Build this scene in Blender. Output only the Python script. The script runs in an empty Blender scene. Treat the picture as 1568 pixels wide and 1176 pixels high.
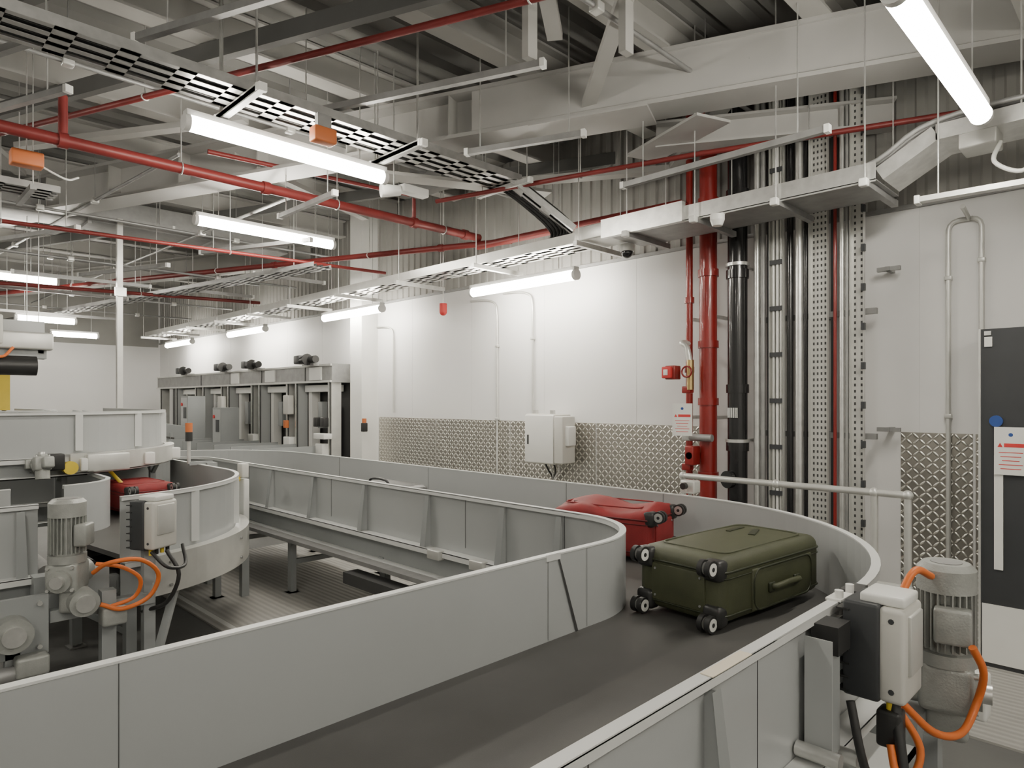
import bpy, math, bmesh, random
from mathutils import Vector, Matrix
random.seed(4)
V=Vector
# ------------------------------------------------------------ materials
MATS={}
def mat(name,col,rough=0.5,metal=0.0,var=0.06,scale=6.0,emit=None,estr=0,bump=0.0,bscale=60,coat=0.0):
    if name in MATS: return MATS[name]
    m=bpy.data.materials.new(name); m.use_nodes=True
    nt=m.node_tree; p=nt.nodes['Principled BSDF']
    p.inputs['Roughness'].default_value=rough; p.inputs['Metallic'].default_value=metal
    p.inputs['Coat Weight'].default_value=coat
    tc=nt.nodes.new('ShaderNodeTexCoord')
    n=nt.nodes.new('ShaderNodeTexNoise'); n.inputs['Scale'].default_value=scale; n.inputs['Detail'].default_value=5
    nt.links.new(tc.outputs['Object'],n.inputs['Vector'])
    r=nt.nodes.new('ShaderNodeValToRGB')
    r.color_ramp.elements[0].position=0.3; r.color_ramp.elements[1].position=0.7
    r.color_ramp.elements[0].color=(*[c*(1-var) for c in col],1)
    r.color_ramp.elements[1].color=(*[min(1,c*(1+var)) for c in col],1)
    nt.links.new(n.outputs['Fac'],r.inputs['Fac']); nt.links.new(r.outputs['Color'],p.inputs['Base Color'])
    if bump>0:
        n2=nt.nodes.new('ShaderNodeTexNoise'); n2.inputs['Scale'].default_value=bscale
        nt.links.new(tc.outputs['Object'],n2.inputs['Vector'])
        b=nt.nodes.new('ShaderNodeBump'); b.inputs['Strength'].default_value=bump; b.inputs['Distance'].default_value=0.01
        nt.links.new(n2.outputs['Fac'],b.inputs['Height']); nt.links.new(b.outputs['Normal'],p.inputs['Normal'])
    if emit:
        p.inputs['Emission Color'].default_value=(*emit,1); p.inputs['Emission Strength'].default_value=estr
    MATS[name]=m; return m

def tread_mat():
    m=mat('tread_plate_aluminium',(0.72,0.69,0.64),0.30,0.85,0.08,3)
    nt=m.node_tree; p=nt.nodes['Principled BSDF']; L=nt.links.new
    tc=nt.nodes.new('ShaderNodeTexCoord'); sp=nt.nodes.new('ShaderNodeSeparateXYZ'); L(tc.outputs['Object'],sp.inputs[0])
    def M(op,a,b=None,c=None):
        n=nt.nodes.new('ShaderNodeMath'); n.operation=op
        for i,v in enumerate((a,b,c)):
            if v is None: continue
            if isinstance(v,(int,float)): n.inputs[i].default_value=v
            else: L(v,n.inputs[i])
        return n.outputs[0]
    s=1/0.042
    u=M('MULTIPLY',sp.outputs['Y'],s); v=M('MULTIPLY',sp.outputs['Z'],s)
    fu=M('SUBTRACT',M('FRACT',M('ADD',u,500)),0.5); fv=M('SUBTRACT',M('FRACT',M('ADD',v,500)),0.5)
    par=M('MODULO',M('ADD',M('FLOOR',M('ADD',u,500)),M('FLOOR',M('ADD',v,500))),2)
    sg=M('SUBTRACT',1,M('MULTIPLY',par,2))
    sv=M('MULTIPLY',fv,sg)
    a=M('ADD',fu,sv); b=M('SUBTRACT',fu,sv)
    r=M('ADD',M('POWER',M('MULTIPLY',a,1.15),2),M('POWER',M('MULTIPLY',b,3.2),2))
    h=M('MAXIMUM',M('SUBTRACT',1,r),0)
    bp=nt.nodes.new('ShaderNodeBump'); bp.inputs['Strength'].default_value=.9; bp.inputs['Distance'].default_value=0.006
    L(h,bp.inputs['Height']); L(bp.outputs['Normal'],p.inputs['Normal'])
    cr=nt.nodes.new('ShaderNodeValToRGB'); cr.color_ramp.elements[0].color=(.42,.40,.36,1); cr.color_ramp.elements[1].color=(.86,.84,.78,1); cr.color_ramp.elements[1].position=.5  # highlights painted in: raised lozenges bright, plate between them darker
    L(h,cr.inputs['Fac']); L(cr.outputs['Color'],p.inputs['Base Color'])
    return m
def stripe_mat(name,col,axis,freq,amp,rough,metal=0,dist=0.01,colvar=0.0):
    m=mat(name,col,rough,metal,0.06,2)
    nt=m.node_tree; p=nt.nodes['Principled BSDF']; L=nt.links.new
    tc=nt.nodes.new('ShaderNodeTexCoord'); w=nt.nodes.new('ShaderNodeTexWave'); w.bands_direction=axis
    w.inputs['Scale'].default_value=freq; w.inputs['Distortion'].default_value=0
    L(tc.outputs['Object'],w.inputs['Vector'])
    bp=nt.nodes.new('ShaderNodeBump'); bp.inputs['Strength'].default_value=amp; bp.inputs['Distance'].default_value=dist
    L(w.outputs['Fac'],bp.inputs['Height']); L(bp.outputs['Normal'],p.inputs['Normal'])
    if colvar>0:
        old=p.inputs['Base Color'].links[0].from_socket
        mx=nt.nodes.new('ShaderNodeMix'); mx.data_type='RGBA'; mx.blend_type='MULTIPLY'; mx.inputs[0].default_value=colvar
        L(old,mx.inputs[6]); L(w.outputs['Color'],mx.inputs[7]); L(mx.outputs[2],p.inputs['Base Color'])
    return m
TREAD=tread_mat()
GUARD=mat('guard_grey_paint',(0.415,0.43,0.43),0.30,0.0,0.03,2)
GUARDL=mat('guard_edge_grey',(0.66,0.67,0.66),0.4,0,0.03,2)
FRAME=mat('frame_grey_paint',(0.30,0.315,0.315),0.42,0,0.06,3)
SEAM=mat('seam_dark',(0.05,0.05,0.05),0.6)
BELT=mat('belt_rubber',(0.085,0.083,0.079),0.5,0,0.12,3,bump=0.1,bscale=400)
ALU=mat('galvanised_steel',(0.68,0.68,0.66),0.33,0.7,0.12,14)
ALUD=mat('galvanised_dull',(0.32,0.32,0.315),0.5,0.45,0.12,10)
TRAYM=mat('galvanised_tray',(0.46,0.46,0.45),0.38,0.6,0.12,14)
ALUP=mat('aluminium_profile',(0.64,0.64,0.61),0.35,0.4,0.06,8)
WHITE=mat('white_enamel',(0.80,0.80,0.77),0.35,0,0.02)
CREAM=mat('cream_plastic',(0.60,0.59,0.55),0.4,0,0.03)
BLACK=mat('black_plastic',(0.025,0.025,0.025),0.4)
BLKP=mat('black_pipe_gloss',(0.012,0.012,0.013),0.22,0,0.1,coat=0.3)
RED=mat('red_pipe_paint',(0.25,0.017,0.014),0.3,0,0.12,4,coat=0.3)
REDC=mat('red_pipe_ceiling',(0.19,0.024,0.022),0.45,0,0.15,4)
ORANGE=mat('orange_cable',(0.72,0.17,0.03),0.45,0,0.05)
ORBOX=mat('orange_plastic_box',(0.60,0.17,0.05),0.5)
YELLOW=mat('yellow_plastic',(0.75,0.56,0.05),0.45)
BRASS=mat('brass',(0.55,0.40,0.18),0.3,0.9)
MOTOR=mat('motor_cast_grey',(0.38,0.39,0.37),0.42,0.3,0.10,20,bump=0.15,bscale=150)
DARKG=mat('dark_grey_panel',(0.045,0.048,0.052),0.45)
STEELW=mat('painted_structural_steel',(0.40,0.395,0.375),0.55,0,0.08,2)
STEELD=mat('dark_structural_steel',(0.11,0.11,0.105),0.6,0,0.1,2)
BLUE=mat('blue_sign_print',(0.03,0.08,0.3),0.5)
REDS=mat('red_sign_print',(0.65,0.05,0.05),0.5)
LAMP=mat('lamp_diffuser',(0.9,0.9,0.88),0.4,emit=(1.0,0.945,0.83),estr=74)
LAMPH=mat('lamp_housing',(0.7,0.7,0.68),0.4)
# ------------------------------------------------------------ mesh builder
class B:
    def __init__(s,name): s.name=name; s.v=[]; s.f=[]; s.m=[]; s.sm=[]; s.mats=[]; s.T=Matrix.Identity(4)
    def mi(s,m):
        if m not in s.mats: s.mats.append(m)
        return s.mats.index(m)
    def add(s,vs,fs,m,smooth=False):
        o=len(s.v); s.v+=[tuple(s.T@V(p)) for p in vs]; k=s.mi(m)
        for f in fs: s.f.append([o+i for i in f]); s.m.append(k); s.sm.append(smooth)
    def bx(s,x0,x1,y0,y1,z0,z1,m):
        vs=[(x,y,z) for x in (x0,x1) for y in (y0,y1) for z in (z0,z1)]
        s.add(vs,[(0,1,3,2),(4,6,7,5),(0,4,5,1),(2,3,7,6),(0,2,6,4),(1,5,7,3)],m)
    def beam(s,p0,p1,w,h,m,up=V((0,0,1))):
        p0=V(p0);p1=V(p1);d=(p1-p0).normalized()
        if abs(d.dot(up))>0.99: up=V((0,1,0))
        a=d.cross(up).normalized()*w/2; b=a.cross(d).normalized()*h/2
        vs=[p+i*a+j*b for p in (p0,p1) for i in (-1,1) for j in (-1,1)]
        s.add(vs,[(0,1,3,2),(4,6,7,5),(0,4,5,1),(2,3,7,6),(0,2,6,4),(1,5,7,3)],m)
    def cyl(s,p0,p1,r,m,n=16,r2=None,cap=True):
        s.tube([p0,p1],r,m,n,r2=r2,cap=cap)
    def tube(s,pts,r,m,n=10,r2=None,cap=True):
        pts=[V(p) for p in pts]; vs=[];fs=[]
        prev=None
        for i,p in enumerate(pts):
            if i==0: t=pts[1]-pts[0]
            elif i==len(pts)-1: t=pts[-1]-pts[-2]
            else: t=(pts[i+1]-p).normalized()+(p-pts[i-1]).normalized()
            t.normalize()
            if prev is None:
                ref=V((0,0,1)) if abs(t.z)<0.9 else V((1,0,0))
                a=t.cross(ref).normalized()
            else:
                a=(prev-prev.dot(t)*t).normalized()
            prev=a; b=t.cross(a)
            rr=r if (r2 is None or i<len(pts)-1) else r2
            for k in range(n):
                an=2*math.pi*k/n; vs.append(p+(a*math.cos(an)+b*math.sin(an))*rr)
        for i in range(len(pts)-1):
            for k in range(n):
                k2=(k+1)%n; fs.append((i*n+k,i*n+k2,(i+1)*n+k2,(i+1)*n+k))
        s.add(vs,fs,m,True)
        if cap:
            s.add(vs[:n],[tuple(range(n))[::-1]],m); s.add(vs[-n:],[tuple(range(n))],m)
    def rbox(s,c,sz,rad,m,seg=3,R=None,taper=None):
        bm=bmesh.new(); bmesh.ops.create_cube(bm,size=1)
        for v in bm.verts: v.co=V((v.co.x*sz[0],v.co.y*sz[1],v.co.z*sz[2]))
        bmesh.ops.bevel(bm,geom=bm.edges[:],offset=rad,segments=seg,profile=0.5,affect='EDGES')
        vs=[]
        for v in bm.verts:
            co=v.co.copy()
            if taper: co=taper(co)
            if R: co=R@co
            vs.append(co+V(c))
        bm.verts.index_update()
        fs=[[v.index for v in f.verts] for f in bm.faces]; bm.free()
        s.add(vs,fs,m,True)
    def sph(s,c,r,m,n=16,sc=(1,1,1)):
        bm=bmesh.new(); bmesh.ops.create_uvsphere(bm,u_segments=n,v_segments=n//2+1,radius=r)
        vs=[V((v.co.x*sc[0],v.co.y*sc[1],v.co.z*sc[2]))+V(c) for v in bm.verts]; bm.verts.index_update()
        fs=[[v.index for v in f.verts] for f in bm.faces]; bm.free(); s.add(vs,fs,m,True)
    def sweep(s,path,prof,m,closed=True):
        n=len(path);k=len(prof);vs=[];fs=[]
        for i,p in enumerate(path):
            p=V((p[0],p[1]))
            if i==0: t=V(path[1])-V(path[0]); t=t.to_2d().normalized(); mit=1; nn=V((-t.y,t.x))
            elif i==n-1: t=(V(path[-1])-V(path[-2])).to_2d().normalized(); mit=1; nn=V((-t.y,t.x))
            else:
                t1=(V(path[i])-V(path[i-1])).to_2d().normalized(); t2=(V(path[i+1])-V(path[i])).to_2d().normalized()
                t=(t1+t2).normalized(); nn=V((-t.y,t.x)); mit=1/max(0.5,nn.dot(V((-t1.y,t1.x))))
            for (o,z) in prof:
                q=p+nn*o*mit; vs.append((q.x,q.y,z))
        kk=k if closed else k-1
        for i in range(n-1):
            for j in range(kk):
                j2=(j+1)%k; fs.append((i*k+j,(i+1)*k+j,(i+1)*k+j2,i*k+j2))
        if closed: fs.append(tuple(range(k))); fs.append(tuple((n-1)*k+j for j in range(k))[::-1])
        s.add(vs,fs,m)
    def torus(s,c,axis,R,r,m,n=24,a0=0,a1=2*math.pi):
        axis=V(axis).normalized(); ref=V((0,0,1)) if abs(axis.z)<0.9 else V((1,0,0))
        a=axis.cross(ref).normalized(); b=axis.cross(a)
        s.tube([V(c)+R*(a*math.cos(a0+(a1-a0)*i/n)+b*math.sin(a0+(a1-a0)*i/n)) for i in range(n+1)],r,m,8,cap=False)
    def done(s,bevel=0,loc=None,rot=None):
        me=bpy.data.meshes.new(s.name+'_mesh'); me.from_pydata(s.v,[],s.f)
        for m in s.mats: me.materials.append(m)
        for i,p in enumerate(me.polygons): p.material_index=s.m[i]; p.use_smooth=s.sm[i]
        bm=bmesh.new(); bm.from_mesh(me); bmesh.ops.recalc_face_normals(bm,faces=bm.faces[:]); bm.to_mesh(me); bm.free()
        me.update()
        ob=bpy.data.objects.new(s.name,me); bpy.context.scene.collection.objects.link(ob)
        if bevel:
            md=ob.modifiers.new('bevel','BEVEL'); md.width=bevel; md.segments=2; md.limit_method='ANGLE'; md.angle_limit=math.radians(60)
        if loc: ob.location=loc
        if rot: ob.rotation_euler=rot
        return ob
def sm(pts,k=6):  # catmull-rom
    P=[V(p) for p in pts]; P=[2*P[0]-P[1]]+P+[2*P[-1]-P[-2]]; out=[]
    for i in range(1,len(P)-2):
        for j in range(k):
            t=j/k; a,b,c,d=P[i-1:i+3]
            out.append(0.5*((2*b)+(c-a)*t+(2*a-5*b+4*c-d)*t*t+(3*b-a-3*c+d)*t**3))
    out.append(P[-2]); return out

W=5.4; CZ=4.4; N=17.5; S=-3.5; E=-4.0; WZ=3.06
# ------------------------------------------------------------ room
wallm=mat('white_wall_panel',(0.78,0.775,0.765),0.5,0,0.02,1.5)
b=B('wall_east'); b.bx(W,W+.15,S,N,0,CZ,wallm)
for y in [S+1.2*i for i in range(1,18)]: b.bx(W-.0015,W,y-.0012,y+.0012,1.42,WZ,mat('panel_joint',(0.66,0.66,0.65),0.6))
b.done()
b=B('wall_north'); b.bx(E,W+.15,N,N+.15,0,CZ,wallm); b.done()
b=B('wall_south'); b.bx(E,W+.15,S-.15,S,0,CZ,wallm); b.done()
b=B('wall_west'); b.bx(E-.15,E,S,N,0,CZ,wallm); b.done()
CLAD=mat('upper_wall_cladding_dimmed',(0.27,0.265,0.25),0.55,0,0.12,1.5)  # corrugated sheet; its grey paints in the dimness of the wall above the trays
b=B('upper_wall_cladding')
prof=[];y=S+.02
while y<N-.1:
    prof+=[(W-.002,y),(W-.002,y+.05),(W-.016,y+.065),(W-.016,y+.115)]; y+=.13
vs=[(p[0],p[1],z) for z in (WZ,CZ-.001) for p in prof]; n=len(prof)
b.add(vs,[(i,i+1,n+i+1,n+i) for i in range(n-1)],CLAD)
b.bx(W-.03,W-.001,S+.01,N-.01,WZ-.03,WZ,ALUD)
b.bx(E+.01,W-.05,N-.03,N-.001,WZ-.1,CZ-.001,CLAD)  # flat slab, same painted dimness for the top of the north wall
b.done()
FL=mat('floor_concrete_grey',(0.15,0.15,0.145),0.5,0,0.15,1.5,bump=.1,bscale=30)
b=B('floor'); b.bx(E,W,S,N,-.1,0,FL); b.done()
GR=stripe_mat('ribbed_floor_panel',(0.50,0.49,0.46),'X',6,0.5,0.5,0.1,0.008,0.22)
b=B('floor_walkway_panels')
b.bx(1.9,5.2,4.1,7.3,.0,.012,GR); b.bx(3.9,W-.02,-1.5,1.6,0,.012,GR)
b.bx(1.96,2.0,4.4,7.2,.012,.015,WHITE)
b.done()
b=B('ceiling'); DK=mat('ceiling_deck_grey',(0.22,0.217,0.208),0.6,0,0.1,1)
prof=[];y=S
while y<N:
    prof+=[(y,CZ),(y+.14,CZ),(y+.17,CZ+.06),(y+.27,CZ+.06)]; y+=.3
vs=[(x,p[0],p[1]) for x in (E,W+.1) for p in prof]; n=len(prof)
b.add(vs,[(i,i+1,n+i+1,n+i) for i in range(n-1)],DK)
b.bx(E,W+.15,S,N,CZ+.1,CZ+.2,DK)
b.done()
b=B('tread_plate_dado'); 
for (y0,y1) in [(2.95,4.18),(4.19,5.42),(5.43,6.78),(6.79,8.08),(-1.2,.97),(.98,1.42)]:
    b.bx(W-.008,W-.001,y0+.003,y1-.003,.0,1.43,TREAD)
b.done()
b=B('wall_column'); b.bx(5.13,W,8.12,8.42,0,CZ,WHITE); b.bx(5.1,5.13,8.09,8.45,0,.2,FRAME); b.done()
# ------------------------------------------------------------ ceiling steel
def Isec(b,p0,p1,w,h,m,tf=.02):
    p0=V(p0);p1=V(p1)
    b.beam(p0+V((0,0,tf/2)),p1+V((0,0,tf/2)),w,tf,m)
    b.beam(p0+V((0,0,h-tf/2)),p1+V((0,0,h-tf/2)),w,tf,m)
    b.beam(p0+V((0,0,h/2)),p1+V((0,0,h/2)),.012,h-2*tf,m)
SK=V((-.375,.927,0)).normalized()
def skew(b,x,y,z,a,c,w,h,m,tf=.02):
    p=V((x,y,z)); Isec(b,p+SK*a,p+SK*c,w,h,m,tf)
b=B('roof_joists')
yy=[-2.6,-1.4,-.3,.75,1.65,2.6,3.5,4.75,6.3,7.6,9.0,10.4,11.8,13.2,14.6,16.0]
for i,y in enumerate(yy): Isec(b,(E,y,CZ-.26),(W-.04,y,CZ-.26),.16,.25,STEELW,.018)
b.done()
SB=mat('boarded_girder_paint',(0.46,0.455,0.44),0.38,0.1,0.06,2)
b=B('structural_steel_girder')
P0=V((3.56,4.2,3.76)); skew(b,3.56,4.2,3.76,-4.7,13.5,.30,.38,SB,.03)
b.beam(P0+SK*-4.7+V((0,0,.21)),P0+SK*-.2+V((0,0,.21)),.26,.34,SB)
for a in range(0,13,1):
    p=V((3.56,4.2,3.95))+SK*a; b.beam(p-V((.13,.05,0)),p+V((.13,.05,0)),.012,.33,STEELW)
b.beam(P0+SK*-1.6+V((0,0,-.01)),P0+SK*-.7+V((0,0,-.01)),.36,.02,SB)
b.done()
b=B('structural_steel_girder'); skew(b,.3,3.2,3.8,-6.0,11,.26,.33,STEELW,.025); b.done()
b=B('structural_steel_girder'); skew(b,6.9,5.4,3.8,4.6,12.5,.26,.33,STEELW,.025); b.done()
b=B('roof_bracing')
for p0,p1,w in [((4.35,2.0,3.98),(5.25,3.2,3.72),.14),((5.2,3.2,3.72),(4.2,4.3,3.62),.12),((3.0,2.0,4.1),(3.9,3.1,3.85),.1),
                ((2.3,2.2,4.1),(3.3,2.9,4.05),.1),((1.1,7.4,3.95),(2.4,5.6,4.05),.1),((.2,6.0,3.95),(1.3,8.6,4.05),.1),((2.6,6.4,4.0),(4.6,7.2,3.95),.1)]:
    b.beam(p0,p1,w,.05,STEELW)
for p in [(2.9,2.75),(3.25,2.3)]:
    b.beam((p[0],p[1],3.7),(p[0],p[1],4.35),.08,.05,STEELW)
Isec(b,(4.5,2.9,3.62),(5.34,1.45,3.62),.16,.2,SB)
b.beam((4.3,2.3,3.64),(4.6,3.1,3.64),.3,.02,SB)
b.beam((3.2,5.2,3.7),(4.9,4.4,3.7),.2,.03,STEELW)
b.beam((4.0,5.2,3.95),(4.1,5.2,3.95),.5,.5,STEELD)
b.done()
b=B('roof_purlins')
for x,y,a,c in [(1.5,3.0,-3,12),(2.5,3.0,-4,12),(-1.2,3,-3,12),(4.6,6,-3,10),(2.0,9.5,-2,6),(.5,3,-3,12),(3.4,6,-3,10)]:
    p=V((x,y,4.07)); b.beam(p+SK*a,p+SK*c,.06,.12,STEELD)
b.done()
def perf():
    m=mat('perforated_ceiling_panel',(0.62,0.62,0.60),0.5,0,0.03,2); nt=m.node_tree; p=nt.nodes['Principled BSDF']; L=nt.links.new
    tc=nt.nodes.new('ShaderNodeTexCoord'); v=nt.nodes.new('ShaderNodeTexVoronoi'); v.inputs['Scale'].default_value=28; v.inputs['Randomness'].default_value=0
    L(tc.outputs['Object'],v.inputs['Vector'])
    r=nt.nodes.new('ShaderNodeValToRGB'); r.color_ramp.interpolation='CONSTANT'; r.color_ramp.elements[0].color=(.25,.25,.24,1); r.color_ramp.elements[1].position=.28; r.color_ramp.elements[1].color=(.66,.66,.64,1)
    L(v.outputs['Distance'],r.inputs['Fac']); L(r.outputs['Color'],p.inputs['Base Color']); return m
b=B('perforated_soffit_panel'); b.bx(4.3,5.34,-2.2,.62,3.86,3.9,perf()); b.bx(4.28,4.32,-2.2,.64,3.82,3.92,ALUP); b.bx(4.3,5.34,.6,.64,3.82,3.92,ALUP)
for x in (4.5,5.2):
    for y in (-2,.4): b.cyl((x,y,3.9),(x,y,CZ),.006,ALU,6)
b.done()
# ------------------------------------------------------------ unistrut hangers
b=B('strut_channel_hangers')
def strut(x,y,z,a,c,d=SK,rods=True):
    p=V((x,y,z)); p0=p+d*a;p1=p+d*c
    b.beam(p0,p1,.041,.041,ALUD)
    for q in (p0,p1): b.beam(q-d*.015,q+d*.015,.05,.05,WHITE)
    if rods:
        for q in (p0+(p1-p0)*.12,p0+(p1-p0)*.88): b.cyl(q,(q.x,q.y,CZ),.005,ALU,6)
strut(2.93,2.67,3.66,0,2.0); strut(.86,4.2,3.66,0,1.8); strut(1.01,5.05,3.66,0,1.7); strut(1.9,2.5,3.75,-.2,1.9)
strut(3.6,2.9,3.5,0,.9); strut(.3,6.6,3.45,0,1.6); strut(1.6,7.6,3.35,0,1.4); strut(3.4,7.0,3.4,-.4,1.2); strut(2.6,9.0,3.3,-.4,1.2)
Y=V((0,1,0)); X=V((1,0,0))
for x in (1.75,2.95): strut(x,3.9,3.52,-.05,.62,Y)
strut(4.2,1.9,3.3,-.4,1.1,Y)
strut(1.4,9.8,3.2,0,1.5,X); strut(1.2,11.2,3.2,0,1.8,X); strut(1.6,13.2,3.1,0,1.8,X)
strut(2.9,5.0,3.4,0,1.0,Y); strut(3.7,8.4,3.3,0,1.0,X); strut(3.4,10.0,3.25,0,1.0,X); strut(1.6,8.9,3.82,0,1.3,X)
b.done()
# ------------------------------------------------------------ cable trays
def tray(b,p0,p1,w,dep,m,up=V((0,0,1)),step=.3,slot=.2,cables=0):
    p0=V(p0);p1=V(p1);d=(p1-p0);Ln=d.length;d.normalize(); a=d.cross(up).normalized(); u=a.cross(d).normalized()
    for s_ in (-1,1):
        b.beam(p0+a*s_*w/2+u*dep/2,p1+a*s_*w/2+u*dep/2,.003,dep,m,u)
        b.beam(p0+a*s_*(w/2-.02),p1+a*s_*(w/2-.02),.04,.003,m,u)
        b.beam(p0+a*s_*(w*.14),p1+a*s_*(w*.14),w*.13,.003,m,u)
    k=int(Ln/step)
    for i in range(k+1):
        q=p0+d*(i*step+slot/2)
        if (q-p0).length+slot/2<Ln+.05: b.beam(q-a*w/2,q+a*w/2,step-slot,.003,m,u)
    for c in range(cables):
        o=a*(-w*.36+w*.72*c/max(1,cables-1))+u*.022
        b.tube([p0+o,p1+o],.011,BLACK,6)
def rods(b,pts):
    for (x,y,z) in pts: b.cyl((x,y,z),(x,y,CZ),.005,ALU,6)
b=B('cable_tray')
tray(b,(-2,4.2,3.56),(4.15,4.2,3.56),.34,.06,TRAYM,cables=8)
for x in [-1.2,.3,1.75,2.95,4.1]:
    b.beam((x,3.9,3.53),(x,4.5,3.53),.041,.041,ALU); rods(b,[(x,3.92,3.53),(x,4.48,3.53)])
    for yy_ in (3.88,4.52): b.rbox((x,yy_,3.53),(.05,.03,.05),.006,WHITE)
tray(b,(4.15,4.2,3.56),(4.58,3.85,3.14),.34,.05,TRAYM)
for i in range(7):
    o=-.12+.04*i
    b.tube(sm([(3.7,4.2+o,3.585),(4.1,4.2+o,3.585),(4.33,4.03+o,3.40),(4.53,3.9+o,3.18),(4.65,4.2+o*.5,3.11)]),.016,BLACK,8)
b.done()
b=B('cable_tray')
tray(b,(4.65,3.3,3.03),(4.65,15.5,3.03),.30,.06,ALU,cables=3)
b.bx(4.485,4.5,3.3,15.5,3.03,3.12,ALUP)
for y in [3.6,4.9,6.2,7.5,8.8,10.1,11.4,12.7,14,15.3]:
    b.beam((4.35,y,2.99),(5.05,y,2.99),.041,.041,ALU); rods(b,[(4.4,y,3.0),(5.0,y,3.0)])
b.done()
b=B('cable_trunking')
b.bx(4.42,4.9,1.3,3.3,3.0,3.006,ALUD); b.bx(4.42,4.426,1.3,3.3,2.99,3.11,ALU); b.bx(4.894,4.9,1.3,3.3,3.0,3.10,ALUP)
b.bx(4.38,4.43,2.6,3.35,2.99,3.14,ALU)
b.rbox((4.6,3.5,3.08),(.34,.35,.12),.01,ALUP)
b.beam((4.66,1.3,3.05),(4.66,1.0,3.22),.34,.09,ALU); b.beam((4.66,1.0,3.22),(4.66,-2.5,3.22),.34,.09,ALU)
b.rbox((4.66,.45,3.18),(.42,.25,.18),.015,ALUP); b.rbox((4.6,.8,3.14),(.2,.18,.1),.01,ALUP)
for y in (1.35,1.9,2.5,3.1):
    b.beam((4.36,y,2.98),(5.0,y,2.98),.041,.041,ALUD); rods(b,[(4.39,y,3.0),(4.96,y,3.0)])
    b.rbox((4.37,y,2.98),(.05,.05,.05),.008,WHITE)
rods(b,[(4.5,.6,3.2),(4.82,.6,3.2),(4.5,-.5,3.2)])
b.beam((4.45,1.08,2.83),(4.62,-1.2,2.83),.06,.03,ALUP); b.rbox((4.45,1.08,2.83),(.07,.03,.05),.006,WHITE)
rods(b,[(4.46,.98,2.84),(4.53,0,2.84)])
b.tube(sm([(4.55,.7,3.1),(4.5,.72,2.98),(4.5,.6,2.9),(4.52,.5,2.98),(4.55,.45,3.08)]),.012,WHITE,8)
for o in (0,.04,.08): b.tube(sm([(4.5+o,2.0,3.12),(4.5+o,1.38,3.12),(4.5+o,1.0,3.29),(4.5+o,.2,3.29)]),.016,ALUD,8)
b.done()
b=B('cable_tray')
tray(b,(-2,6.4,3.3),(1.2,6.4,3.3),.3,.05,ALUD,cables=3)
for x in (-1,.2,1.0): b.beam((x,6.1,3.27),(x,6.7,3.27),.04,.04,ALUD); rods(b,[(x,6.12,3.3),(x,6.68,3.3)])
b.done()
b=B('cable_tray')
tray(b,(3.9,7.0,3.2),(2.2,16.5,3.2),.25,.05,ALUD,cables=3)
rods(b,[(3.8,7.5,3.2),(3.2,10.8,3.2),(2.6,14.2,3.2)])
b.done()
b=B('overhead_conduits')
for pts in ([(-2,8.5,3.7),(4.9,8.5,3.7)],[(-1,9.6,3.4),(4.9,9.6,3.4)],[(0,12.0,3.3),(4.9,12.0,3.3)],[(2.0,6,3.75),(1.2,16,3.75)],[(3.0,6,3.6),(2.6,16,3.6)],
            [(-1,10.6,3.6),(4.9,10.9,3.6)],[(0,14.0,3.3),(4.9,14,3.3)],[(1.0,2.4,3.95),(5.2,2.4,3.95)],[(0,5.2,3.9),(5.2,5.2,3.9)]):
    b.tube(pts,.016,ALUD,8)
    for k in (.2,.5,.8):
        q=V(pts[0])*(1-k)+V(pts[1])*k; b.cyl(q,(q.x,q.y,CZ),.004,ALUD,6); b.rbox(q,(.07,.07,.06),.01,ALUP)
b.done()
b=B('ventilation_duct'); b.rbox((2.2,9.2,3.9),(4.5,.5,.3),.01,ALUD); 
for x in (.6,2.0,3.4): b.bx(x-.02,x+.02,8.92,9.48,3.72,4.08,ALUD); rods(b,[(x,8.93,3.9),(x,9.47,3.9)])
b.done()
# ------------------------------------------------------------ red sprinkler pipes
def pipe(name,pts,r,m,rodpts=[],fl=[]):
    b=B(name); b.tube(pts,r,m,14)
    for p,d in fl: b.cyl(V(p)-V(d)*.03,V(p)+V(d)*.03,r*1.3,m,14)
    for p in rodpts:
        b.torus(p,(1,0,0) if abs((V(pts[1])-V(pts[0])).x)>abs((V(pts[1])-V(pts[0])).y) else (0,1,0),r*1.08,.006,ALU,16)
        b.cyl((p[0],p[1],p[2]+r),(p[0],p[1],CZ),.005,ALU,6)
    return b.done()
pipe('sprinkler_pipe',[(-2.5,5.65,3.52),(5.12,5.65,3.52)],.043,REDC,[(x,5.65,3.52) for x in (-.8,.4,1.9,3.3,4.6)],[((x,5.65,3.52),(1,0,0)) for x in (1.1,2.6,4.2,4.9)])
a=V((5.12,5.65,3.45))
pipe('sprinkler_pipe',[a-SK*.4,a+SK*12],.034,REDC,[tuple(a+SK*k) for k in (1.5,4,7,10)],[(a+SK*k,SK) for k in (.5,3,6)])
pipe('sprinkler_pipe',[(5.1,5.65,3.42),(5.1,3.05,3.36),(5.15,2.98,3.3)],.04,REDC,[(5.1,4.5,3.4)])
a=V((1.91,4.37,3.86))
pipe('sprinkler_pipe',[a-SK*3.6,a+SK*5],.022,REDC,[tuple(a+SK*k) for k in (-2,1,3.5)])
pipe('sprinkler_pipe',[(3.9,4.9,3.52),(4.17,3.9,3.52),(4.54,2.6,3.52),(5.1,1.0,3.52),(5.25,.5,3.52)],.02,REDC,[(4.3,3.5,3.52)])
pipe('sprinkler_pipe',[(1.1,5.65,3.52),(1.1,5.65,3.84)],.03,REDC)
pipe('sprinkler_pipe',[(4.2,5.65,3.52),(4.2,5.65,3.8),(2.2,5.9,3.8)],.022,REDC)
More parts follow.
